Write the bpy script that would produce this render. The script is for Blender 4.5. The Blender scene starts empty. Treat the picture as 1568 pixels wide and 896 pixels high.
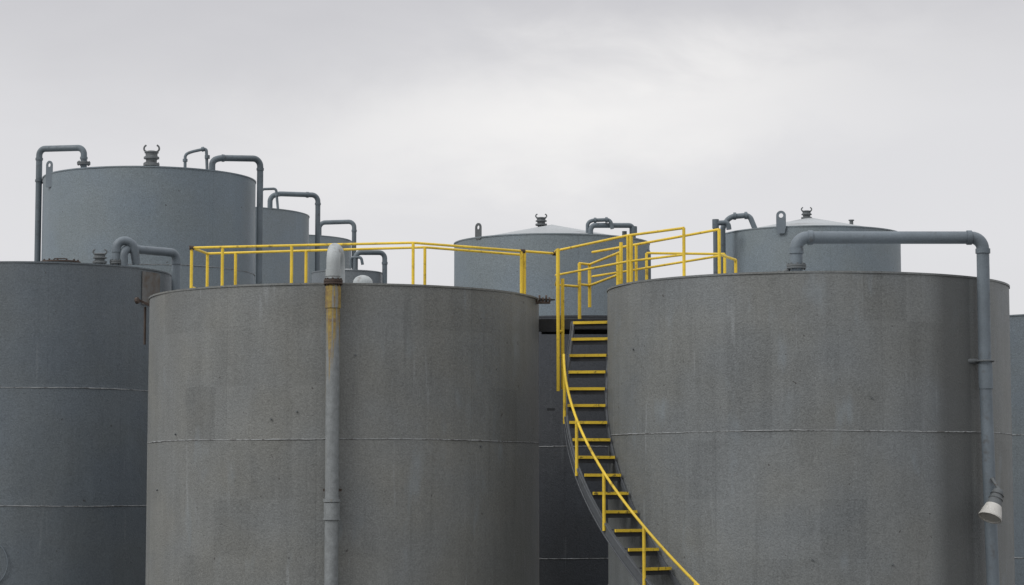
import bpy, bmesh, math, random
from mathutils import Vector, Matrix
random.seed(4)
scene = bpy.context.scene
COL = scene.collection
rad = math.radians

# ------------------------------------------------------------------ node helpers
class NT:
    def __init__(s, tree):
        s.t = tree; s.n = tree.nodes; s.l = tree.links
    def node(s, typ, **kw):
        n = s.n.new(typ)
        for k, v in kw.items(): setattr(n, k, v)
        return n
    def put(s, sock, v):
        if isinstance(v, bpy.types.NodeSocket): s.l.new(v, sock)
        else: sock.default_value = v
    def math(s, op, a, b=0.0, clamp=False):
        n = s.node('ShaderNodeMath', operation=op); n.use_clamp = clamp
        s.put(n.inputs[0], a); s.put(n.inputs[1], b); return n.outputs[0]
    def mapr(s, v, a, b, c=0.0, d=1.0):
        n = s.node('ShaderNodeMapRange'); n.clamp = True
        s.put(n.inputs[0], v); s.put(n.inputs[1], a); s.put(n.inputs[2], b); s.put(n.inputs[3], c); s.put(n.inputs[4], d)
        return n.outputs[0]
    def mix(s, f, a, b, blend='MIX'):
        n = s.node('ShaderNodeMix', data_type='RGBA', blend_type=blend)
        s.put(n.inputs[0], f)
        s.put(n.inputs[6], a if isinstance(a, bpy.types.NodeSocket) else (*a, 1) if len(a) == 3 else a)
        s.put(n.inputs[7], b if isinstance(b, bpy.types.NodeSocket) else (*b, 1) if len(b) == 3 else b)
        return n.outputs[2]
    def noise(s, vec, scale, detail=4, rough=0.55, stretch=None, off=(0, 0, 0), dist=0.0):
        m = s.node('ShaderNodeMapping')
        s.l.new(vec, m.inputs[0])
        m.inputs[1].default_value = off
        if stretch: m.inputs[3].default_value = stretch
        n = s.node('ShaderNodeTexNoise')
        s.l.new(m.outputs[0], n.inputs['Vector'])
        n.inputs['Scale'].default_value = scale; n.inputs['Detail'].default_value = detail
        n.inputs['Roughness'].default_value = rough; n.inputs['Distortion'].default_value = dist
        return n.outputs[0]
    def gray(s, v):
        n = s.node('ShaderNodeCombineColor')
        for i in range(3): s.put(n.inputs[i], v)
        return n.outputs[0]

def new_mat(name):
    m = bpy.data.materials.new(name); m.use_nodes = True
    nt = NT(m.node_tree)
    b = m.node_tree.nodes['Principled BSDF']
    return m, nt, b

def shell_mat(name, base, z0, ch, R, seed=0.0, plates=5, scuff=0.5, rough=0.6, dark_band=None, mott=0.3):
    m, nt, b = new_mat(name)
    tc = nt.node('ShaderNodeTexCoord').outputs['Object']
    sep = nt.node('ShaderNodeSeparateXYZ'); nt.l.new(tc, sep.inputs[0])
    X, Y, Z = sep.outputs
    ang = nt.math('ARCTAN2', Y, X)
    row = nt.math('FLOOR', nt.math('DIVIDE', nt.math('SUBTRACT', Z, z0), ch))
    u = nt.math('ADD', nt.math('MULTIPLY', ang, plates / (2 * math.pi)), nt.math('ADD', nt.math('MULTIPLY', row, 0.37), 10.0 + seed))
    pid = nt.math('FLOOR', u)
    fr = nt.math('FRACT', u)
    cw = nt.node('ShaderNodeCombineXYZ'); nt.put(cw.inputs[0], pid); nt.put(cw.inputs[1], row); cw.inputs[2].default_value = seed
    wn = nt.node('ShaderNodeTexWhiteNoise'); nt.l.new(cw.outputs[0], wn.inputs[0])
    arc = nt.math('MULTIPLY', ang, R)
    o = (seed * 7.3, seed * 3.1, seed)
    big = nt.noise(tc, 0.55, 5, 0.55, off=o)
    med = nt.noise(tc, 1.8, 5, 0.55, stretch=(1, 1, 0.6), off=o)
    streak = nt.noise(tc, 1.0, 5, 0.6, stretch=(4.5, 4.5, 0.30), off=o)
    fine = nt.noise(tc, 30, 3, 0.75, off=o)
    grain = nt.noise(tc, 15, 4, 0.8, off=o)
    wob = nt.math('MULTIPLY', nt.math('SUBTRACT', grain, 0.5), 0.12)
    # roller-painted touch-up rectangles
    cw2 = nt.node('ShaderNodeCombineXYZ')
    nt.put(cw2.inputs[0], nt.math('FLOOR', nt.math('ADD', nt.math('MULTIPLY', arc, 1.15), nt.math('ADD', wob, seed))))
    nt.put(cw2.inputs[1], nt.math('FLOOR', nt.math('ADD', nt.math('MULTIPLY', Z, 0.9), wob))); cw2.inputs[2].default_value = seed + 3
    wn2 = nt.node('ShaderNodeTexWhiteNoise'); nt.l.new(cw2.outputs[0], wn2.inputs[0])
    v = nt.math('ADD', nt.math('MULTIPLY', nt.math('SUBTRACT', big, 0.5), mott * 0.8), 1.0)
    v = nt.math('ADD', v, nt.math('MULTIPLY', nt.math('SUBTRACT', med, 0.5), mott * 0.7))
    v = nt.math('ADD', v, nt.math('MULTIPLY', nt.math('SUBTRACT', streak, 0.5), mott * 0.95))
    v = nt.math('ADD', v, nt.math('MULTIPLY', nt.math('SUBTRACT', grain, 0.5), 0.45))
    v = nt.math('ADD', v, nt.math('MULTIPLY', nt.math('SUBTRACT', fine, 0.5), 0.95))
    v = nt.math('ADD', v, nt.math('MULTIPLY', nt.math('SUBTRACT', wn.outputs[0], 0.5), 0.07 + 0.07 * scuff))
    v = nt.math('ADD', v, nt.math('MULTIPLY', nt.mapr(wn2.outputs[0], 0.88, 0.90), -0.09 * scuff))
    v = nt.math('ADD', v, nt.math('MULTIPLY', nt.mapr(wn2.outputs[0], 0.10, 0.08), 0.05 * scuff))
    seam = nt.math('GREATER_THAN', nt.math('ABSOLUTE', nt.math('SUBTRACT', fr, 0.5)), 0.5 - 0.010 / (2 * math.pi * R / plates))
    v = nt.math('ADD', v, nt.math('MULTIPLY', seam, -0.10))
    hue = nt.noise(tc, 0.7, 3, 0.45, off=(o[0] + 11, o[1], o[2]))
    c1 = tuple(c * k for c, k in zip(base, (1.015, 1.0, 0.97)))
    c2 = tuple(c * k for c, k in zip(base, (0.98, 1.0, 1.03)))
    col = nt.mix(nt.mapr(hue, 0.35, 0.65), c1, c2)
    col = nt.mix(1.0, col, nt.gray(v), 'MULTIPLY')
    sc = nt.noise(tc, 1.0, 4, 0.5, stretch=(2.2, 2.2, 0.7), off=(o[0] + 5, o[1] + 2, 1), dist=0.2)
    scm = nt.math('MULTIPLY', nt.mapr(sc, 0.59, 0.72), nt.mapr(med, 0.40, 0.62))
    col = nt.mix(nt.math('MULTIPLY', scm, 0.38 * scuff), col, (0.22, 0.26, 0.29))
    run = nt.noise(tc, 1.0, 3, 0.5, stretch=(5, 5, 0.4), off=(o[0] + 1, o[1] + 9, 4))
    col = nt.mix(nt.math('MULTIPLY', nt.math('MULTIPLY', nt.mapr(run, 0.67, 0.74), nt.mapr(grain, 0.3, 0.5)), 0.38 * scuff), col, (0.30, 0.32, 0.33))
    drip = nt.noise(tc, 1.0, 3, 0.5, stretch=(9, 9, 0.4), off=(o[0] + 21, o[1] + 1, 7))
    col = nt.mix(nt.math('MULTIPLY', nt.mapr(drip, 0.62, 0.72), 0.26 * scuff), col, tuple(c * 0.55 for c in base))
    pit = nt.noise(tc, 9, 2, 0.5, off=(o[0], o[1] + 20, 3))
    pm = nt.math('MULTIPLY', nt.mapr(pit, 0.745, 0.765), 0.75)
    col = nt.mix(pm, col, (0.045, 0.040, 0.037))
    if dark_band:  # darker vertical band of shell colour between two angles
        a0, a1, k = dark_band
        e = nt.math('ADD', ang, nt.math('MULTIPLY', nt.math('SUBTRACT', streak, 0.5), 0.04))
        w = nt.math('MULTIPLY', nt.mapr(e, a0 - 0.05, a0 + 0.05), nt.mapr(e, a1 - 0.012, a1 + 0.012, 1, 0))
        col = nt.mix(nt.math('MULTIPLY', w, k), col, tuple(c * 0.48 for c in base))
    nt.l.new(col, b.inputs['Base Color'])
    nt.put(b.inputs['Roughness'], nt.mapr(grain, 0.3, 0.7, rough - 0.13, rough + 0.10))
    b.inputs['Specular IOR Level'].default_value = 0.4
    h = nt.math('ADD', nt.math('MULTIPLY', grain, 0.009), nt.math('MULTIPLY', fine, 0.008))
    h = nt.math('ADD', h, nt.math('MULTIPLY', big, 0.06))
    h = nt.math('ADD', h, nt.math('MULTIPLY', seam, 0.006))
    bp = nt.node('ShaderNodeBump'); bp.inputs['Strength'].default_value = 0.6; bp.inputs['Distance'].default_value = 1.0
    nt.l.new(h, bp.inputs['Height']); nt.l.new(bp.outputs[0], b.inputs['Normal'])
    return m

def paint_mat(name, base, dirt=(0.06, 0.045, 0.035), amount=0.5, scale=6, rough=0.5, metal=0.0, lo=0.58, hi=0.7):
    m, nt, b = new_mat(name)
    tc = nt.node('ShaderNodeTexCoord').outputs['Object']
    n1 = nt.noise(tc, scale, 6, 0.65); n2 = nt.noise(tc, scale * 0.2, 4, 0.5); n3 = nt.noise(tc, 40, 3, 0.6)
    v = nt.math('ADD', nt.mapr(n2, 0.3, 0.7, 0.80, 1.14), nt.math('MULTIPLY', nt.math('SUBTRACT', n3, 0.5), 0.45))
    col = nt.mix(1.0, base, nt.gray(v), 'MULTIPLY')
    col = nt.mix(nt.math('MULTIPLY', nt.mapr(n1, lo, hi), amount), col, dirt)
    nt.l.new(col, b.inputs['Base Color'])
    nt.put(b.inputs['Roughness'], nt.mapr(n1, 0.3, 0.7, rough - 0.1, rough + 0.2))
    b.inputs['Metallic'].default_value = metal
    b.inputs['Specular IOR Level'].default_value = 0.35
    bp = nt.node('ShaderNodeBump'); bp.inputs['Strength'].default_value = 0.4; bp.inputs['Distance'].default_value = 0.02
    nt.l.new(n1, bp.inputs['Height']); nt.l.new(bp.outputs[0], b.inputs['Normal'])
    return m

def rustpipe_mat(name, base, ztop, zlow):
    m, nt, b = new_mat(name)
    tc = nt.node('ShaderNodeTexCoord').outputs['Object']
    sep = nt.node('ShaderNodeSeparateXYZ'); nt.l.new(tc, sep.inputs[0])
    Z = sep.outputs[2]
    st = nt.noise(tc, 1.0, 5, 0.6, stretch=(16, 16, 0.5))
    n1 = nt.noise(tc, 9, 6, 0.7)
    g = nt.mapr(Z, zlow, ztop)
    thr = nt.math('SUBTRACT', 0.66, nt.math('MULTIPLY', g, 0.29))
    f = nt.mapr(nt.math('SUBTRACT', st, thr), -0.02, 0.08)
    v = nt.mapr(n1, 0.3, 0.7, 0.75, 1.18)
    col = nt.mix(1.0, base, nt.gray(v), 'MULTIPLY')
    rust = nt.mix(nt.mapr(n1, 0.4, 0.6), (0.32, 0.225, 0.035), (0.17, 0.105, 0.03))
    col = nt.mix(nt.math('MULTIPLY', f, nt.mapr(g, 0.0, 0.7, 0.25, 0.92)), col, rust)
    nt.l.new(col, b.inputs['Base Color'])
    b.inputs['Roughness'].default_value = 0.6
    bp = nt.node('ShaderNodeBump'); bp.inputs['Strength'].default_value = 0.4; bp.inputs['Distance'].default_value = 0.02
    nt.l.new(n1, bp.inputs['Height']); nt.l.new(bp.outputs[0], b.inputs['Normal'])
    return m

M_PIPE = paint_mat('pipe_grey_paint', (0.138, 0.165, 0.188), (0.07, 0.06, 0.05), 0.5, 5)
M_PIPE_LT = paint_mat('pipe_pale_grey_paint', (0.36, 0.385, 0.39), (0.13, 0.11, 0.09), 0.6, 5)
M_PIPE_DK = paint_mat('pipe_blue_grey_paint', (0.120, 0.146, 0.165), (0.05, 0.04, 0.035), 0.5, 5)
M_YEL = paint_mat('safety_yellow_paint', (0.70, 0.49, 0.045), (0.10, 0.06, 0.02), 0.75, 5, 0.45)
M_YEL_WORN = paint_mat('worn_yellow_nosing', (0.72, 0.50, 0.04), (0.06, 0.05, 0.03), 0.85, 7, 0.6, lo=0.55, hi=0.64)
M_DARK = paint_mat('dark_galvanised_steel', (0.03, 0.032, 0.035), (0.02, 0.015, 0.01), 0.5, 8, 0.6)
M_STRING = paint_mat('stringer_grey_paint', (0.085, 0.092, 0.10), (0.03, 0.025, 0.02), 0.6, 5, 0.5)
M_RUST = paint_mat('rusty_flange', (0.065, 0.048, 0.040), (0.03, 0.02, 0.015), 0.6, 12, 0.8)
M_STEEL = paint_mat('flange_grey', (0.11, 0.12, 0.125), (0.05, 0.03, 0.02), 0.7, 10, 0.6)
M_WHITE = paint_mat('lamp_white_enamel', (0.50, 0.49, 0.46), (0.12, 0.09, 0.06), 0.6, 8, 0.4)
M_ROOF = paint_mat('roof_grey_paint', (0.34, 0.36, 0.37), (0.12, 0.11, 0.10), 0.4, 1.2, 0.6)
M_WELD = paint_mat('weld_bead_paint', (0.26, 0.27, 0.275), (0.06, 0.055, 0.05), 0.75, 7, 0.6, lo=0.50, hi=0.60)
M_STAIN = paint_mat('rust_stained_paint', (0.14, 0.14, 0.135), (0.10, 0.075, 0.055), 0.7, 3, 0.7, lo=0.42, hi=0.6)

# ------------------------------------------------------------------ mesh helpers
def finish(bm, name, mats, parent=None, loc=(0, 0, 0), sharp=35):
    bmesh.ops.recalc_face_normals(bm, faces=bm.faces[:])
    for f in bm.faces: f.smooth = True
    me = bpy.data.meshes.new(name); bm.to_mesh(me); bm.free()
    for m in mats: me.materials.append(m)
    try: me.set_sharp_from_angle(angle=rad(sharp))
    except Exception: pass
    ob = bpy.data.objects.new(name, me); COL.objects.link(ob)
    ob.location = loc
    if parent: ob.parent = parent
    return ob

def empty(name, loc=(0, 0, 0)):
    e = bpy.data.objects.new(name, None); COL.objects.link(e); e.location = loc; e.empty_display_size = 0.5
    return e

def fillet(pts, r, n=8):
    pts = [Vector(p) for p in pts]; out = [pts[0]]
    for i in range(1, len(pts) - 1):
        p, a, c = pts[i], pts[i - 1], pts[i + 1]
        d = min(r, (p - a).length * 0.49, (c - p).length * 0.49)
        s = p + (a - p).normalized() * d; e = p + (c - p).normalized() * d
        k = 0.552; h1 = s.lerp(p, k); h2 = e.lerp(p, k)
        for j in range(n + 1):
            t = j / n
            out.append(s * (1 - t) ** 3 + h1 * 3 * t * (1 - t) ** 2 + h2 * 3 * t * t * (1 - t) + e * t ** 3)
    out.append(pts[-1]); return out

def tube(bm, pts, r, fr=0.25, seg=16, mi=0):
    P = fillet(pts, fr) if fr > 0 else [Vector(p) for p in pts]
    Q = [P[0]]
    for p in P[1:]:
        if (p - Q[-1]).length > 1e-5: Q.append(p)
    P = Q; N = len(P)
    T = [(P[min(i + 1, N - 1)] - P[max(i - 1, 0)]).normalized() for i in range(N)]
    up = Vector((0, 0, 1)) if abs(T[0].z) < 0.9 else Vector((1, 0, 0))
    u = T[0].cross(up).normalized(); rings = []
    for i in range(N):
        u = (u - T[i] * u.dot(T[i])).normalized(); v = T[i].cross(u)
        rings.append([bm.verts.new(P[i] + (u * math.cos(2 * math.pi * k / seg) + v * math.sin(2 * math.pi * k / seg)) * r) for k in range(seg)])
    for i in range(N - 1):
        for k in range(seg):
            f = bm.faces.new((rings[i][k], rings[i][(k + 1) % seg], rings[i + 1][(k + 1) % seg], rings[i + 1][k])); f.material_index = mi
    for rr in (rings[0][::-1], rings[-1]):
        f = bm.faces.new(rr); f.material_index = mi

def disc(bm, c, axis, r, h, seg=20, mi=0, r2=None):
    axis = Vector(axis).normalized(); c = Vector(c)
    q = Vector((0, 0, 1)).rotation_difference(axis).to_matrix().to_4x4()
    res = bmesh.ops.create_cone(bm, cap_ends=True, segments=seg, radius1=r, radius2=r if r2 is None else r2, depth=h, matrix=Matrix.Translation(c) @ q)
    fs = set()
    for v in res['verts']:
        for f in v.link_faces: fs.add(f)
    for f in fs: f.material_index = mi

def flange(bm, c, axis, r, h=0.04, mi=0, bolts=8):
    axis = Vector(axis).normalized(); c = Vector(c)
    disc(bm, c - axis * h * 0.6, axis, r, h, 24, mi); disc(bm, c + axis * h * 0.6, axis, r, h, 24, mi)
    a = axis.orthogonal().normalized(); b2 = axis.cross(a)
    for k in range(bolts):
        t = 2 * math.pi * k / bolts
        disc(bm, c + (a * math.cos(t) + b2 * math.sin(t)) * r * 0.82, axis, 0.018, h * 3.8, 6, mi)

def box(bm, c, s, rz=0.0, mi=0, rot=None):
    M = Matrix.Translation(Vector(c)) @ (rot if rot else Matrix.Rotation(rz, 4, 'Z')) @ Matrix.Diagonal((*s, 1))
    res = bmesh.ops.create_cube(bm, size=1.0, matrix=M)
    fs = set()
    for v in res['verts']:
        for f in v.link_faces: fs.add(f)
    for f in fs: f.material_index = mi

def lathe(bm, prof, seg=192, mi=0, close=False, c=(0, 0, 0)):
    rings = []
    for r, z in prof:
        if r < 1e-6: rings.append([bm.verts.new((c[0], c[1], z))])
        else: rings.append([bm.verts.new((c[0] + r * math.cos(2 * math.pi * k / seg), c[1] + r * math.sin(2 * math.pi * k / seg), z)) for k in range(seg)])
    prs = list(zip(rings[:-1], rings[1:]))
    if close: prs.append((rings[-1], rings[0]))
    for A, B in prs:
        for k in range(seg):
            k2 = (k + 1) % seg
            if len(A) == 1: f = bm.faces.new((A[0], B[k], B[k2]))
            elif len(B) == 1: f = bm.faces.new((A[k], A[k2], B[0]))
            else: f = bm.faces.new((A[k], A[k2], B[k2], B[k]))
            f.material_index = mi

# ------------------------------------------------------------------ tank parts
def vent(bm, x, y, z, s=1.0, sz=0.75):
    """squat flanged pressure vent with two little curved clamp arms"""
    prof = [(0.13, 0), (0.13, 0.24), (0.23, 0.25), (0.23, 0.33), (0.15, 0.35), (0.16, 0.46), (0.22, 0.48), (0.22, 0.54), (0.17, 0.57), (0.17, 0.66), (0.20, 0.67), (0.20, 0.71), (0.10, 0.745), (0, 0.75)]
    lathe(bm, [(r * s, z + h * sz) for r, h in prof], 24, 0, c=(x, y, 0))
    for k in range(8):
        a = k * math.pi / 4; disc(bm, (x + 0.195 * s * math.cos(a), y + 0.195 * s * math.sin(a), z + 0.29 * sz), (0, 0, 1), 0.02 * s, 0.15 * sz, 6, 0)
    for sx in (-1, 1):
        tube(bm, [(x + sx * 0.12 * s, y, z + 0.70 * sz), (x + sx * 0.22 * s, y, z + 0.76 * sz), (x + sx * 0.21 * s, y, z + 0.88 * sz), (x + sx * 0.15 * s, y, z + 0.93 * sz)], 0.026 * s, 0.05, 8, 0)

def lug(bm, cx, cy, zc, ang, w=0.15, tail=0.5, hole=0.075, th=0.03):
    n = 32; t = Vector((-math.sin(ang), math.cos(ang), 0)); nr = Vector((math.cos(ang), math.sin(ang), 0))
    rows = []
    for side in (-0.5, 0.5):
        outer, inner = [], []
        for k in range(n):
            a = 2 * math.pi * k / n; ca, sa = math.cos(a), math.sin(a)
            if sa >= 0: ox, oz = w * ca, w * sa
            else:
                q = min(w / max(abs(ca), 1e-6), tail / max(abs(sa), 1e-6)); ox, oz = ca * q, sa * q
            base = Vector((cx, cy, zc)) + nr * th * side
            outer.append(bm.verts.new(base + t * ox + Vector((0, 0, oz))))
            inner.append(bm.verts.new(base + t * hole * ca + Vector((0, 0, hole * sa))))
        rows.append((outer, inner))
    (o1, i1), (o2, i2) = rows
    for k in range(n):
        j = (k + 1) % n
        bm.faces.new((o1[k], o1[j], i1[j], i1[k])); bm.faces.new((o2[j], o2[k], i2[k], i2[j]))
        bm.faces.new((o1[j], o1[k], o2[k], o2[j])); bm.faces.new((i1[k], i1[j], i2[j], i2[k]))

def tank(x, y, R, top, base, welds, ch, seed, cone=0.12, plates=5, scuff=0.5, dark_band=None, mott=0.3):
    e = empty('storage_tank', (x, y, 0))
    sm = shell_mat('tank_shell_paint_%d' % int(seed * 10), base, welds[0], ch, R, seed, plates, scuff, 0.54, dark_band, mott)
    bm = bmesh.new()
    prof = [(R, 0.0)]
    for z in sorted(welds): prof.append((R, z))
    prof.append((R, top)); prof.append((R - 0.02, top)); prof.append((R - 0.02, top - 0.3))
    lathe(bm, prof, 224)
    ph = random.random() * 6
    for v in bm.verts:
        a = math.atan2(v.co.y, v.co.x); k = 1 + 0.0012 * math.sin(7 * a + ph + v.co.z * 0.5) + 0.0008 * math.sin(13 * a + ph * 2)
        v.co.x *= k; v.co.y *= k
    finish(bm, 'shell', [sm], e)
    bm = bmesh.new()
    for z in welds:
        seg = 300; rows = []
        prf = [(-0.012, -0.013), (0.009, -0.008), (0.014, 0.0), (0.009, 0.008), (-0.012, 0.013)]
        ph = random.random() * 9
        for k in range(seg):
            a = 2 * math.pi * k / seg
            wob = 0.007 * math.sin(a * 5 + ph) + random.uniform(-0.004, 0.004); sw = random.uniform(0.6, 1.25)
            rows.append([bm.verts.new(((R + d) * math.cos(a), (R + d) * math.sin(a), z + h * sw + wob)) for d, h in prf])
        for k in range(seg):
            for j in range(4):
                bm.faces.new((rows[k][j], rows[(k + 1) % seg][j], rows[(k + 1) % seg][j + 1], rows[k][j + 1]))
    finish(bm, 'weld_seams', [M_WELD], e, sharp=80)
    bm = bmesh.new()
    lathe(bm, [(R - 0.03, top - 0.03), (R + 0.016, top - 0.03), (R + 0.016, top + 0.006), (R - 0.03, top + 0.006)], 224, close=True)
    finish(bm, 'rim_angle', [sm], e)
    bm = bmesh.new()
    lathe(bm, [(R - 0.025, top - 0.03), (R * 0.5, top - 0.03 + cone * 0.5), (0.0, top - 0.03 + cone)], 96)
    finish(bm, 'roof', [M_ROOF], e)
    bm = bmesh.new(); lathe(bm, [(R + 0.008, 0.0), (R + 0.09, 0.0), (R + 0.09, 0.03), (R + 0.008, 0.03)], 96, close=True)
    finish(bm, 'base_ring', [M_STEEL], e)
    return e

A = tank(-3.556, 50, 4.13, 8.66, (0.163, 0.169, 0.163), [2.55, 5.61], 3.06, 1.3, 0.02, 5, 1.0, mott=0.36)
B = tank(6.03, 48, 4.07, 8.71, (0.157, 0.166, 0.165), [2.70, 5.72], 3.02, 2.7, 0.02, 5, 1.0, dark_band=(rad(-60), rad(-47), 0.8), mott=0.36)
C = tank(-11.66, 58, 3.2, 9.98, (0.108, 0.127, 0.142), [1.4, 4.27, 7.03], 2.86, 3.1, 0.05, 4, 0.35, mott=0.24)
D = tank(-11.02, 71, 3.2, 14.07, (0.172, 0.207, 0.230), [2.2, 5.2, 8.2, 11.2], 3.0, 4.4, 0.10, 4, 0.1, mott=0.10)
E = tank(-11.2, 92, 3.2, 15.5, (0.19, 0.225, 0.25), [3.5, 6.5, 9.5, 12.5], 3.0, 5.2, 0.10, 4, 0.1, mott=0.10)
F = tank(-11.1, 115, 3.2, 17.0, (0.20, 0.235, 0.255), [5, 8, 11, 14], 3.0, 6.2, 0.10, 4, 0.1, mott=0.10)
G = tank(-5.64, 80, 1.2, 12.1, (0.16, 0.18, 0.195), [3.1, 6.1, 9.1], 3.0, 7.2, 0.18, 3, 0.1, mott=0.10)
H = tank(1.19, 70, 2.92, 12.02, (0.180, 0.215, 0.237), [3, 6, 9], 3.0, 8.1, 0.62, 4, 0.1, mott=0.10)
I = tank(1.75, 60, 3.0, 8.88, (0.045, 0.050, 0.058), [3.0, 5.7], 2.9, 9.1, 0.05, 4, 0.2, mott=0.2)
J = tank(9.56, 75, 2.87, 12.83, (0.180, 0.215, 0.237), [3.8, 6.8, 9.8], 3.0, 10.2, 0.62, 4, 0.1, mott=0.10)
K = tank(14.35, 60, 3.0, 8.95, (0.12, 0.143, 0.16), [3.0, 6.0], 3.0, 11.4, 0.05, 4, 0.3, mott=0.2)

def hardware(parent, fn, name, mats):
    bm = bmesh.new(); fn(bm)
    bmesh.ops.translate(bm, verts=bm.verts[:], vec=-Vector(parent.location))
    return finish(bm, name, mats, parent)

hardware(D, lambda bm: vent(bm, -10.75, 69.5, 14.08, 1.05, 0.92), 'roof_vent', [M_STEEL, M_STEEL])
hardware(H, lambda bm: vent(bm, 0.875, 70, 12.46, 0.76, 0.50), 'roof_vent', [M_STEEL, M_STEEL])
hardware(J, lambda bm: vent(bm, 9.46, 75, 13.24, 0.76, 0.54), 'roof_vent', [M_STEEL, M_STEEL])
hardware(C, lambda bm: vent(bm, -9.85, 55.9, 9.93, 0.75, 0.48), 'roof_vent', [M_STEEL, M_STEEL])
def hatch(bm):
    disc(bm, (-10.80, 56.0, 10.00), (0, 0, 1), 0.42, 0.12, 28, 0)
    disc(bm, (-10.80, 56.0, 10.08), (0, 0, 1), 0.47, 0.035, 28, 1)
    for k in range(12):
        a = k * math.pi / 6; disc(bm, (-10.80 + 0.41 * math.cos(a), 56 + 0.41 * math.sin(a), 10.11), (0, 0, 1), 0.025, 0.05, 6, 1)
    tube(bm, [(-10.95, 55.9, 10.09), (-10.95, 55.9, 10.16), (-10.65, 55.9, 10.16), (-10.65, 55.9, 10.09)], 0.013, 0.04, 8, 1)
    box(bm, (-12.1, 55.7, 10.0), (0.5, 0.5, 0.06), 0, 0)
hardware(C, hatch, 'roof_hatch', [M_STEEL, M_RUST])
hardware(H, lambda bm: (lug(bm, -0.98, 68.05, 12.30, rad(-138), 0.13, 0.36, 0.06), disc(bm, (3.3, 68.6, 12.15), (0, 0, 1), 0.07, 0.2, 12, 0)), 'lifting_lug', [M_STEEL])
hardware(J, lambda bm: lug(bm, 8.33, 72.32, 13.16, rad(-105), 0.15, 0.56, 0.07), 'lifting_lug', [M_PIPE])
hardware(J, lambda bm: (disc(bm, (10.75, 74, 13.08), (0, 0, 1), 0.06, 0.26, 14, 0), disc(bm, (10.75, 74, 13.21), (0, 0, 1), 0.09, 0.03, 14, 0)), 'roof_nozzle', [M_STEEL])
hardware(D, lambda bm: lug(bm, -13.74, 69.25, 14.30, rad(-125), 0.13, 0.68, 0.06), 'lifting_lug', [M_PIPE])
def manway(bm):
    for (a, z, r) in ((-100, 8.95, 0.16), (-100, 2.95, 0.55)):
        a = rad(a); c = Vector((-11.66 + 3.205 * math.cos(a), 58 + 3.205 * math.sin(a), z)); n = Vector((math.cos(a), math.sin(a), 0))
        t = n.cross(Vector((0, 0, 1)))
        pts = [c + (t * math.cos(2 * math.pi * k / 40) + Vector((0, 0, 1)) * math.sin(2 * math.pi * k / 40)) * r for k in range(41)]
        tube(bm, pts, 0.012, 0, 8)
hardware(C, manway, 'patch_plate_welds', [M_PIPE])
def nozzle_small(bm):
    c = Vector((0.56, 49.3, 8.62))
    for k in range(5):
        disc(bm, c + Vector((-0.05 + 0.07 * k, 0, 0.02 * (k % 2))), (1, 0, 0), 0.05 + 0.03 * (k % 2), 0.04, 12, 0)
    box(bm, c + Vector((0.05, 0, -0.06)), (0.38, 0.10, 0.05), 0.1)
    box(bm, (-7.78, 49.6, 8.58), (0.30, 0.08, 0.05), 0, 0, Matrix.Rotation(rad(25), 4, 'Y'))
    disc(bm, (-7.92, 49.5, 8.62), (1, -0.3, 0.2), 0.07, 0.06, 10)
    tube(bm, [(-7.78, 49.7, 8.5), (-7.78, 49.7, 7.7)], 0.025, 0, 8)
hardware(A, nozzle_small, 'rusty_rim_bracket', [M_RUST])
def dome(bm):
    c = (-3.02, 47.4, 0)
    prof = [(0.20, 8.66), (0.20, 8.80)] + [(0.20 * math.cos(t), 8.80 + 0.16 * math.sin(t)) for t in [rad(q) for q in range(10, 90, 10)]] + [(0, 8.96)]
    lathe(bm, prof, 24, 0, c=c)
hardware(A, dome, 'roof_dome_cap', [M_PIPE_LT])
rr = random.Random(11)
for P_, R, top in ((A, 4.13, 8.66), (B, 4.07, 8.71)):
    sb = bmesh.new()
    for k in range(6):
        a = rad(rr.uniform(-165, -35)); z = rr.uniform(3.0, top - 0.3)
        n = Vector((math.cos(a), math.sin(a), 0)); disc(sb, Vector((0, 0, z)) + n * (R + 0.012), n, 0.018, 0.04, 8)
    finish(sb, 'welded_studs', [M_STEEL], P_)

# ------------------------------------------------------------------ pipes
def pipe(name, pts, r, fr, mats, couplings=(), flanges=(), extra=None):
    bm = bmesh.new(); tube(bm, pts, r, fr, 20, 0)
    for c, ax, k, h in couplings: disc(bm, c, ax, r * k, h, 24, 0)
    for c, ax, rr in flanges: flange(bm, c, ax, rr, 0.035, 1)
    if extra: extra(bm)
    return finish(bm, name, mats)

M_FRONT = rustpipe_mat('downpipe_paint_with_rust', (0.195, 0.21, 0.215), 8.6, 6.0)
px = -3.485
pp = empty('overflow_downpipe')
bm = bmesh.new()
tube(bm, [(px, 45.64, 0.3), (px, 45.64, 8.60)], 0.135, 0, 28)
for z, h, k in ((4.22, 0.30, 1.14), (4.42, 0.06, 1.24), (4.06, 0.03, 1.22), (8.36, 0.42, 1.12)): disc(bm, (px, 45.64, z), (0, 0, 1), 0.135 * k, h, 28)
finish(bm, 'downpipe', [M_FRONT], pp)
bm = bmesh.new()
flange(bm, (px, 45.64, 8.66), (0, 0, 1), 0.185, 0.04, 0, 8)
box(bm, (px, 45.775, 4.62), (0.36, 0.06, 0.05))
finish(bm, 'flange', [M_RUST], pp)
bm = bmesh.new()
tube(bm, [(px, 45.64, 8.72), (px, 45.64, 9.32), (px + 0.03, 46.5, 9.32), (px + 0.03, 46.5, 8.66)], 0.135, 0.43, 28)
disc(bm, (px, 45.64, 8.84), (0, 0, 1), 0.15, 0.14, 28)
finish(bm, 'gooseneck', [M_PIPE_LT], pp)

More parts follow.
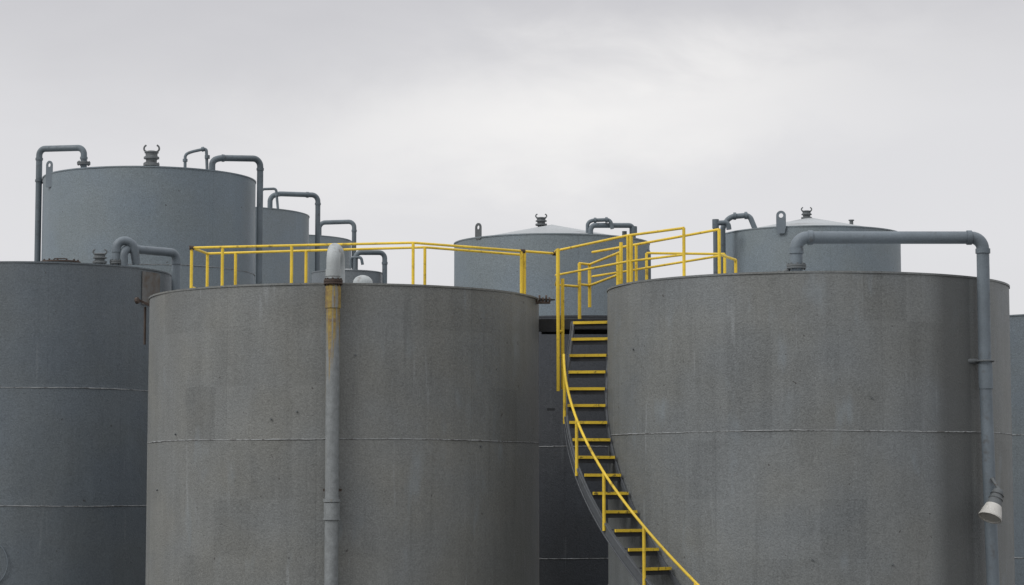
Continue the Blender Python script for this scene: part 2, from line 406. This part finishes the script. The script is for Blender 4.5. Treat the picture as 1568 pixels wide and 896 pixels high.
def brk(bm):
    disc(bm, (8.92, 45.06, 7.08), (1, 0.3, 0), 0.05, 0.42, 12, 1)
    disc(bm, (8.70, 45.15, 7.08), (1, 0.3, 0), 0.085, 0.05, 12, 1)
    tube(bm, [(9.06 + 0.16 * math.cos(t), 44.98 + 0.16 * math.sin(t), 7.08) for t in [2 * math.pi * k / 24 for k in range(25)]], 0.02, 0, 8, 1)
    tube(bm, [(5.19, 45.3, 8.7), (5.19, 45.3, 8.78), (5.35, 45.1, 8.86)], 0.04, 0.05, 10, 1)
    disc(bm, (5.19, 45.3, 8.80), (0.4, 0, 1), 0.06, 0.08, 10, 1)
pipe('vent_pipe', [(5.47, 45, 8.66), (5.47, 45, 9.46), (9.06, 45, 9.46), (9.06, 45, 7.05), (9.15, 45, 2.6), (9.15, 45, 0.2)], 0.122, 0.22, [M_PIPE, M_STEEL],
     couplings=[((5.47, 45, 9.20), (0, 0, 1), 1.16, 0.10), ((5.74, 45, 9.46), (1, 0, 0), 1.16, 0.09), ((8.80, 45, 9.46), (1, 0, 0), 1.16, 0.09), ((9.06, 45, 9.20), (0, 0, 1), 1.16, 0.09),
                ((9.07, 45, 6.80), (0.02, 0, -1), 1.12, 0.50), ((9.13, 45, 4.4), (0.02, 0, -1), 1.1, 0.12)],
     flanges=[((5.47, 45, 8.90), (0, 0, 1), 0.19)], extra=brk)

pipe('vent_pipe', [(-9.47, 56, 9.95), (-9.47, 56, 10.60), (-9.10, 56.1, 10.60), (-9.02, 56.2, 10.05)], 0.105, 0.2, [M_PIPE, M_STEEL], couplings=[((-9.47, 56, 10.35), (0, 0, 1), 1.15, 0.06)], flanges=[((-9.47, 56, 10.08), (0, 0, 1), 0.16)])
pipe('vent_pipe', [(-9.30, 56.0, 9.95), (-9.30, 56.0, 10.41), (-8.24, 57.4, 10.45), (-8.24, 57.4, 0.3)], 0.105, 0.18, [M_PIPE, M_STEEL],
     couplings=[((-8.24, 57.4, 10.20), (0, 0, 1), 1.15, 0.07), ((-9.06, 56.3, 10.42), (0.6, 0.8, 0), 1.15, 0.07)])
def rustplate(bm):
    Rp = 3.215; a0, a1 = rad(-31), rad(-17); n = 6; rows = []
    for k in range(n + 1):
        a = a0 + (a1 - a0) * k / n
        rows.append([bm.verts.new((-11.66 + r * math.cos(a), 58 + r * math.sin(a), z)) for r, z in ((Rp, 9.1), (Rp + 0.012, 9.1), (Rp + 0.012, 9.90), (Rp, 9.90))])
    for k in range(n):
        for j in range(4): bm.faces.new((rows[k][j], rows[k + 1][j], rows[k + 1][(j + 1) % 4], rows[k][(j + 1) % 4]))
    bm.faces.new(rows[0]); bm.faces.new(rows[-1][::-1])
hardware(C, rustplate, 'stiffener_plate', [M_STAIN])

pipe('vent_pipe', [(-14.30, 70.5, 0.3), (-14.30, 70.5, 14.97), (-12.86, 70, 14.93), (-12.86, 70, 14.15)], 0.095, 0.2, [M_PIPE_DK, M_STEEL],
     couplings=[((-14.30, 70.5, 14.66), (0, 0, 1), 1.2, 0.07), ((-12.86, 70, 14.62), (0, 0, 1), 1.2, 0.07), ((-14.30, 70.5, 14.0), (0, 0, 1), 1.2, 0.07)],
     flanges=[((-12.86, 70, 14.46), (0, 0, 1), 0.20)],
     extra=lambda bm: (tube(bm, [(-14.08, 70.9, 0.3), (-14.08, 70.9, 14.0)], 0.05, 0, 10, 0), box(bm, (-14.15, 70.6, 13.95), (0.4, 0.05, 0.05), 0, 1), box(bm, (-14.15, 70.6, 11.0), (0.4, 0.05, 0.05), 0, 1)))
pipe('vent_pipe', [(-9.62, 68.6, 14.08), (-9.62, 68.6, 14.52), (-9.45, 68.6, 14.60), (-9.0, 68.6, 14.70), (-8.97, 68.6, 14.05)], 0.045, 0.08, [M_PIPE_DK, M_STEEL],
     couplings=[((-9.62, 68.6, 14.35), (0, 0, 1), 1.6, 0.08), ((-8.97, 68.6, 14.45), (0, 0, 1), 1.7, 0.10), ((-9.1, 68.6, 14.68), (1, 0, 0.2), 1.6, 0.08)])
pipe('vent_pipe', [(-8.90, 69.2, 14.08), (-8.90, 69.2, 14.42), (-8.70, 69.3, 14.52), (-7.56, 70, 14.60), (-7.56, 70, 0.3)], 0.095, 0.24, [M_PIPE_DK, M_STEEL],
     couplings=[((-8.60, 69.36, 14.525), (0.85, 0.5, 0.05), 1.18, 0.06), ((-7.56, 70, 14.28), (0, 0, 1), 1.18, 0.07)])
pipe('vent_pipe', [(-9.38, 90.5, 15.5), (-9.38, 90.5, 16.05), (-9.1, 90.6, 16.2), (-7.60, 91.4, 16.25), (-7.60, 91.4, 0.3)], 0.10, 0.26, [M_PIPE_DK, M_STEEL],
     couplings=[((-7.60, 91.4, 15.9), (0, 0, 1), 1.18, 0.08), ((-8.0, 91.2, 16.235), (1, 0.5, 0), 1.18, 0.08)])
pipe('vent_pipe', [(-9.65, 90.0, 15.5), (-9.65, 90.0, 16.30), (-9.1, 90.0, 16.32), (-9.02, 90.0, 15.5)], 0.05, 0.1, [M_PIPE_DK, M_STEEL], couplings=[((-9.05, 90.0, 16.1), (0, 0, 1), 1.8, 0.12)])
pipe('vent_pipe', [(-9.4, 114, 17.0), (-9.4, 114, 17.8), (-7.70, 114, 17.85), (-7.70, 114, 0.3)], 0.11, 0.28, [M_PIPE_DK, M_STEEL], couplings=[((-7.70, 114, 17.4), (0, 0, 1), 1.18, 0.1)])
pipe('vent_pipe', [(-5.30, 79.2, 12.1), (-5.30, 79.2, 12.72), (-4.33, 79.6, 12.76), (-4.33, 79.6, 0.3)], 0.085, 0.2, [M_PIPE_DK, M_STEEL], couplings=[((-4.33, 79.6, 12.4), (0, 0, 1), 1.2, 0.08)])
pipe('vent_pipe', [(-5.45, 79.2, 12.2), (-5.45, 79.2, 12.55), (-5.1, 79.1, 12.55), (-5.05, 79.1, 12.3)], 0.05, 0.08, [M_PIPE_DK, M_STEEL])
pipe('vent_pipe', [(2.20, 68, 11.95), (2.20, 68, 12.42), (2.32, 68, 12.50), (2.86, 68, 12.52), (2.92, 68, 12.25)], 0.055, 0.1, [M_PIPE_DK, M_STEEL], couplings=[((2.42, 68, 12.50), (1, 0, 0), 1.5, 0.07), ((2.75, 68, 12.515), (1, 0, 0), 1.5, 0.07)])
pipe('vent_pipe', [(2.28, 67.8, 12.0), (2.28, 67.8, 12.33), (3.56, 68.6, 12.42), (3.56, 68.6, 0.3)], 0.075, 0.16, [M_PIPE_DK, M_STEEL], couplings=[((3.56, 68.6, 12.28), (0, 0, 1), 1.5, 0.22)])
pipe('vent_pipe', [(3.3, 69.3, 11.3), (3.45, 69.3, 11.82), (4.04, 69.3, 11.82), (4.06, 69.3, 0.3)], 0.075, 0.18, [M_PIPE_DK, M_STEEL])
pipe('vent_pipe', [(6.36, 73, 0.3), (6.36, 73, 13.0), (6.75, 73, 13.02), (6.78, 73, 12.8)], 0.08, 0.12, [M_PIPE_DK, M_STEEL], couplings=[((6.36, 73, 12.98), (0, 0, 1), 1.3, 0.28)])
pipe('vent_pipe', [(6.62, 73.4, 0.3), (6.62, 73.4, 12.95), (6.85, 73.4, 13.25), (7.46, 73.4, 13.30), (7.66, 73.4, 12.8)], 0.085, 0.14, [M_PIPE_DK, M_STEEL], couplings=[((7.0, 73.4, 13.27), (1, 0, 0), 1.4, 0.08), ((7.35, 73.4, 13.29), (1, 0, 0), 1.4, 0.08)])

# ------------------------------------------------------------------ guardrails
def rail_run(bm, pts, ztop, zbase, posts, mids=(), r=0.027, pr=0.033):
    tube(bm, [(x, y, ztop) for x, y in pts], r, 0.06, 10)
    for m in mids: tube(bm, [(x, y, m) for x, y in pts], r * 0.9, 0.06, 10)
    for p in posts:
        tube(bm, [(p[0], p[1], zbase), (p[0], p[1], ztop)], pr, 0, 10)

gr = empty('catwalk_guardrail')
ZT, ZB = 9.74, 8.66
bm = bmesh.new()
front = [(-6.78, 49.5), (-2.05, 48.5), (0.93, 50.7)]
back = [(-6.60, 50.7), (-1.84, 49.4), (0.25, 51.0)]
rail_run(bm, front, ZT, ZB, [front[0], (-6.11, 49.36), (-4.62, 49.04), front[1], (0.20, 50.16), (0.27, 50.21)])
rail_run(bm, back, ZT, ZB, [back[0], (-5.97, 50.53), (-4.41, 50.10), back[1], back[2]])
tube(bm, [(-6.78, 49.5, ZT), (-6.60, 50.7, ZT)], 0.027, 0, 10)
tube(bm, [(-6.78, 49.5, 8.9), (-6.60, 50.7, 8.9)], 0.027, 0, 10)
finish(bm, 'tank_roof_rails', [M_YEL], gr)
bm = bmesh.new()
for (a, b2, c, d) in (((-6.78, 49.5), (-2.05, 48.5), (-1.84, 49.4), (-6.60, 50.7)), ((-2.05, 48.5), (0.93, 50.7), (0.25, 51.0), (-1.84, 49.4))):
    lo = [bm.verts.new((*p, 8.72)) for p in (a, b2, c, d)]; hi = [bm.verts.new((*p, 8.75)) for p in (a, b2, c, d)]
    bm.faces.new(lo[::-1]); bm.faces.new(hi)
    for k in range(4): bm.faces.new((lo[k], lo[(k + 1) % 4], hi[(k + 1) % 4], hi[k]))
finish(bm, 'catwalk_deck', [M_DARK], gr)
bm = bmesh.new()
for p in (front[0], (0.23, 50.18), (0.93, 50.7)):
    disc(bm, (p[0], p[1], ZT), (1, 0.3, 0), 0.045, 0.10, 12)
finish(bm, 'rail_clamps', [M_RUST], gr)

gr2 = empty('catwalk_guardrail')
ZT2, ZB2, ZM2 = 9.79, 8.71, 9.26
bm = bmesh.new()
R1 = [(0.95, 50.6), (2.36, 47.6), (3.40, 46.25)]
rail_run(bm, R1, ZT2, ZB2, [R1[1], R1[2]], [ZM2])
R3 = [(1.75, 50.9), (2.48, 49.6), (4.12, 46.5)]
rail_run(bm, R3, ZT2, ZB2, [R3[1], R3[2], (2.62, 49.35)], [ZM2])
rail_run(bm, [(4.12, 46.5), (4.55, 47.6)], ZM2 + 0.03, ZB2, [(4.55, 47.6)])
rail_run(bm, [(2.9, 50.4), (4.6, 50.6)], 9.72, ZB2, [(2.9, 50.4), (4.6, 50.6)])
for x, y, z0, z1 in ((1.47, 51.0, 8.30, 9.56), (1.70, 51.3, 8.62, 9.58), (2.28, 48.9, 8.6, 9.79), (2.42, 47.52, 8.6, 9.77), (2.20, 48.6, 8.6, 9.50)):
    tube(bm, [(x, y, z0), (x, y, z1)], 0.038, 0, 10)
for z in (9.56, 9.10):
    tube(bm, [(1.47, 51.0, z), (1.70, 51.3, z), (2.28, 48.9, z + 0.03)], 0.027, 0.05, 10)
tube(bm, [(0.95, 50.6, 9.05), (1.47, 51.0, 9.05)], 0.027, 0, 10)
finish(bm, 'landing_rails', [M_YEL], gr2)
bm = bmesh.new()
pl = [(2.36, 47.6), (3.40, 46.25), (4.12, 46.5), (2.48, 49.6)]
lo = [bm.verts.new((*p, 8.76)) for p in pl]; hi = [bm.verts.new((*p, 8.79)) for p in pl]
bm.faces.new(lo[::-1]); bm.faces.new(hi)
for k in range(4): bm.faces.new((lo[k], lo[(k + 1) % 4], hi[(k + 1) % 4], hi[k]))
finish(bm, 'catwalk_deck', [M_DARK], gr2)

# ------------------------------------------------------------------ spiral stair round tank B
BX, BY = 6.03, 48.0
def sp(r, ph, z): return Vector((BX - r * math.cos(rad(ph)), BY - r * math.sin(rad(ph)), z))
def wedge(bm, r0, r1, p0, p1, z0, z1, n=1, mi=0):
    prev = None
    for i in range(n + 1):
        ph = p0 + (p1 - p0) * i / n
        q = [bm.verts.new(sp(r0, ph, z0)), bm.verts.new(sp(r1, ph, z0)), bm.verts.new(sp(r1, ph, z1)), bm.verts.new(sp(r0, ph, z1))]
        if prev is None: f = bm.faces.new(q); f.material_index = mi
        else:
            for k in range(4):
                f = bm.faces.new((prev[k], prev[(k + 1) % 4], q[(k + 1) % 4], q[k])); f.material_index = mi
        prev = q
    f = bm.faces.new(prev[::-1]); f.material_index = mi
RISE = 0.357
phis = [-16, -14, -11, -8]
while len(phis) < 23: phis.append(42 - 4.7 * (14 - len(phis)))
zst = [8.12 - RISE * k for k in range(23)]
def z_at(ph):
    for i in range(len(phis) - 1):
        if phis[i] <= ph <= phis[i + 1]:
            t = (ph - phis[i]) / (phis[i + 1] - phis[i]); return zst[i] + (zst[i + 1] - zst[i]) * t
    return zst[0] if ph < phis[0] else zst[-1]
st = empty('spiral_staircase')
bt, bn = bmesh.new(), bmesh.new()
RI, RO = 4.13, 4.90
for k, (ph, z) in enumerate(zip(phis, zst)):
    wedge(bt, RI, RO, ph - 2.9, ph + 1.35, z + 0.008, z + 0.032, 2)
    wedge(bt, RI + 0.02, RO - 0.02, ph + 0.9, ph + 1.2, z - 0.11, z + 0.004, 1)
    wedge(bn, RI, RO, ph + 1.36, ph + 1.75, z - 0.022, z + 0.036, 1)
finish(bt, 'treads', [M_DARK], st); finish(bn, 'tread_nosings', [M_YEL_WORN], st)
bm = bmesh.new()
for (r0, r1, lo_, hi_) in ((RO + 0.004, RO + 0.05, -0.20, 0.05), (RI - 0.045, RI - 0.006, -0.10, 0.03)):
    prev = None; N = 120; a0, a1 = -16, phis[-1]
    for i in range(N + 1):
        ph = a0 + (a1 - a0) * i / N; z = z_at(ph)
        q = [bm.verts.new(sp(r0, ph, z + lo_)), bm.verts.new(sp(r1, ph, z + lo_)), bm.verts.new(sp(r1, ph, z + hi_)), bm.verts.new(sp(r0, ph, z + hi_))]
        if prev is None: bm.faces.new(q)
        else:
            for k in range(4): bm.faces.new((prev[k], prev[(k + 1) % 4], q[(k + 1) % 4], q[k]))
        prev = q
    bm.faces.new(prev[::-1])
for ph in (62, 80):
    z = z_at(ph)
    tube(bm, [sp(4.07, ph, z - 0.75), sp(RO, ph, z - 0.15)], 0.025, 0, 8)
for zo in (-0.20, 0.04):
    pts = [sp(RO + 0.07, ph, z_at(ph) + zo) for ph in [-16 + 1.0 * i for i in range(int(phis[-1] + 16))]]
    tube(bm, pts, 0.014, 0, 6)
finish(bm, 'stringers', [M_STRING], st)
bm = bmesh.new()
RR = RO + 0.07
pts = [sp(RR, ph, z_at(ph) + 1.0) for ph in [-1 + i * 1.5 for i in range(int((phis[-1] + 1) / 1.5) + 1)]]
tube(bm, pts, 0.027, 0, 10)
for ph in (3, 17, 31, 44.5, 58, 71.5):
    tube(bm, [sp(RR, ph, z_at(ph) - 0.12), sp(RR, ph, z_at(ph) + 1.0)], 0.033, 0, 10)
finish(bm, 'handrail', [M_YEL], st)
bm = bmesh.new()
tube(bm, [(0.955, 48.5, 6.66), (0.955, 48.5, 9.60), (0.95, 50.6, 9.77)], 0.038, 0.0, 10)
tube(bm, [(1.05, 48.6, 6.70), (1.05, 48.6, 9.0)], 0.038, 0, 10)
tube(bm, [(0.97, 49.6, 8.3), (0.97, 49.6, 9.68)], 0.038, 0, 10)
tube(bm, [(0.955, 48.5, 9.05), (0.95, 50.6, 9.05)], 0.027, 0, 10)
tube(bm, [(0.955, 48.5, 7.9), (1.05, 48.6, 7.9)], 0.03, 0, 8)
finish(bm, 'landing_posts', [M_YEL], st)
bm = bmesh.new()
box(bm, (1.45, 50.9, 8.22), (1.78, 1.6, 0.06)); box(bm, (1.45, 50.08, 8.16), (1.78, 0.05, 0.22))
box(bm, (0.85, 50.02, 8.02), (0.55, 0.05, 0.05)); box(bm, (1.5, 51.74, 8.16), (1.7, 0.05, 0.2))
box(bm, (0.80, 48.4, 6.28), (0.16, 0.06, 0.05))
finish(bm, 'landing_platform', [M_DARK], st)

# ------------------------------------------------------------------ floodlight
fl = empty('floodlight')
ax = Vector((-0.36, -0.34, -0.87)).normalized(); top = Vector((9.22, 44.70, 4.62))
def lathe_axis(bm, prof, mi=0, seg=28):
    q = Vector((0, 0, 1)).rotation_difference(ax).to_matrix()
    rings = [[bm.verts.new(top + q @ Vector((r * math.cos(2 * math.pi * k / seg), r * math.sin(2 * math.pi * k / seg), z))) for k in range(seg)] for r, z in prof]
    for a, b2 in zip(rings[:-1], rings[1:]):
        for k in range(seg):
            f = bm.faces.new((a[k], a[(k + 1) % seg], b2[(k + 1) % seg], b2[k])); f.material_index = mi
    bm.faces.new(rings[0]).material_index = mi; bm.faces.new(rings[-1][::-1]).material_index = mi
bm = bmesh.new()
lathe_axis(bm, [(0.03, -0.02), (0.085, 0.0), (0.11, 0.05), (0.11, 0.10), (0.13, 0.11), (0.11, 0.12), (0.12, 0.18), (0.14, 0.20), (0.125, 0.22), (0.15, 0.34)])
tube(bm, [(9.13, 45, 4.80), (9.13, 44.85, 4.84), top - ax * 0.01], 0.03, 0.04, 10)
finish(bm, 'lamp_housing', [M_STEEL], fl)
bm = bmesh.new()
lathe_axis(bm, [(0.152, 0.341), (0.19, 0.46), (0.215, 0.57), (0.225, 0.58), (0.225, 0.61), (0.20, 0.61), (0.19, 0.59)])
finish(bm, 'lamp_shade', [M_WHITE], fl)

# ------------------------------------------------------------------ ground
m, nt, b = new_mat('gravel_ground')
tc = nt.node('ShaderNodeTexCoord').outputs['Object']
n1 = nt.noise(tc, 0.15, 6, 0.6); n2 = nt.noise(tc, 9, 6, 0.7)
col = nt.mix(n1, (0.10, 0.095, 0.085), (0.17, 0.165, 0.15)); col = nt.mix(1.0, col, nt.gray(nt.mapr(n2, 0.3, 0.7, 0.6, 1.2)), 'MULTIPLY')
nt.l.new(col, b.inputs['Base Color']); b.inputs['Roughness'].default_value = 0.95
bp = nt.node('ShaderNodeBump'); bp.inputs['Distance'].default_value = 0.05; nt.l.new(n2, bp.inputs['Height']); nt.l.new(bp.outputs[0], b.inputs['Normal'])
bm = bmesh.new(); bmesh.ops.create_grid(bm, x_segments=8, y_segments=8, size=2500)
finish(bm, 'ground', [m])
mc = paint_mat('concrete', (0.30, 0.29, 0.27), (0.12, 0.11, 0.10), 0.4, 1.5, 0.85)
bm = bmesh.new()
for c, s in (((0, 40.5, 0.45), (44, 0.25, 0.9)), ((0, 125, 0.45), (44, 0.25, 0.9)), ((-21.87, 82.75, 0.45), (0.25, 84.2, 0.9)), ((21.87, 82.75, 0.45), (0.25, 84.2, 0.9))): box(bm, c, s)
finish(bm, 'containment_wall', [mc])

# ------------------------------------------------------------------ sky and sun
w = bpy.data.worlds.new('World'); scene.world = w; w.use_nodes = True
nt = NT(w.node_tree)
for n in list(nt.n): nt.n.remove(n)
out = nt.node('ShaderNodeOutputWorld')
SUN_EL, SUN_AZ = 40, 236
sky = nt.node('ShaderNodeTexSky', sky_type='NISHITA'); sky.sun_disc = False
sky.sun_elevation = rad(SUN_EL); sky.sun_rotation = rad(SUN_AZ)
bg1 = nt.node('ShaderNodeBackground'); nt.l.new(sky.outputs[0], bg1.inputs[0]); bg1.inputs[1].default_value = 0.1
tc = nt.node('ShaderNodeTexCoord').outputs['Generated']
sep = nt.node('ShaderNodeSeparateXYZ'); nt.l.new(tc, sep.inputs[0])
x, y, z = sep.outputs
nA = nt.noise(tc, 5.0, 4, 0.5, stretch=(1, 1, 3.0), off=(0.3, 0.1, 0.2), dist=0.5)
nB = nt.noise(tc, 13.0, 5, 0.55, stretch=(1, 1, 2.2), off=(2, 1, 0), dist=0.3)
zz = nt.math('ADD', z, nt.math('MULTIPLY', nt.math('SUBTRACT', nA, 0.5), 0.07))
zz = nt.math('ADD', zz, nt.math('MULTIPLY', nt.math('SUBTRACT', nB, 0.5), 0.03))
cr = nt.node('ShaderNodeValToRGB'); nt.l.new(zz, cr.inputs[0])
el = cr.color_ramp.elements
el[0].position = 0.0; el[0].color = (0.71, 0.71, 0.73, 1)
el[1].position = 1.0; el[1].color = (1.45, 1.45, 1.5, 1)
for p, c in ((0.10, (0.76, 0.755, 0.775)), (0.15, (0.735, 0.73, 0.75)), (0.175, (0.675, 0.67, 0.69)), (0.21, (0.60, 0.595, 0.62)), (0.30, (0.66, 0.66, 0.68)), (0.55, (1.0, 1.0, 1.02))):
    e = el.new(p); e.color = (*c, 1)
# thin, brighter break in the cloud layer, slanting up to the right
dz = nt.math('SUBTRACT', nt.math('ADD', z, nt.math('MULTIPLY', nt.math('SUBTRACT', nB, 0.5), 0.07)), nt.math('ADD', nt.math('MULTIPLY', x, 0.16), 0.155))
gz = nt.math('POWER', nt.math('ABSOLUTE', nt.math('DIVIDE', dz, 0.029)), 2)
gx = nt.math('POWER', nt.math('ABSOLUTE', nt.math('DIVIDE', nt.math('SUBTRACT', x, 0.035), 0.12)), 2)
blob = nt.math('EXPONENT', nt.math('MULTIPLY', nt.math('ADD', gz, gx), -1.0))
blob = nt.math('MULTIPLY', blob, nt.math('GREATER_THAN', y, 0.0))
blob = nt.math('MULTIPLY', blob, nt.mapr(nA, 0.25, 0.65, 0.65, 1.15))
col = nt.mix(blob, cr.outputs[0], (0.92, 0.905, 0.895))
bg2 = nt.node('ShaderNodeBackground'); nt.l.new(col, bg2.inputs[0]); bg2.inputs[1].default_value = 1.0
mx = nt.node('ShaderNodeMixShader'); mx.inputs[0].default_value = 0.96
nt.l.new(bg1.outputs[0], mx.inputs[1]); nt.l.new(bg2.outputs[0], mx.inputs[2]); nt.l.new(mx.outputs[0], out.inputs[0])

sl = bpy.data.lights.new('sun', 'SUN'); sl.energy = 1.5; sl.angle = rad(26); sl.color = (1.0, 0.98, 0.95)
so = bpy.data.objects.new('sun', sl); COL.objects.link(so)
d = Vector((math.sin(rad(SUN_AZ)) * math.cos(rad(SUN_EL)), math.cos(rad(SUN_AZ)) * math.cos(rad(SUN_EL)), math.sin(rad(SUN_EL))))
so.rotation_euler = (-d).to_track_quat('-Z', 'Y').to_euler(); so.location = (0, 0, 40)

# ------------------------------------------------------------------ camera
cam = bpy.data.cameras.new('camera'); cam.sensor_width = 36; cam.lens = 36 * 3600 / 1568; cam.clip_end = 6000; cam.clip_start = 0.5
co = bpy.data.objects.new('camera', cam); COL.objects.link(co)
co.location = (0, 0, 4.5); co.rotation_euler = (rad(90 + 4.953), 0, 0)
scene.camera = co
scene.view_settings.view_transform = 'Standard'; scene.view_settings.look = 'None'; scene.view_settings.exposure = 0
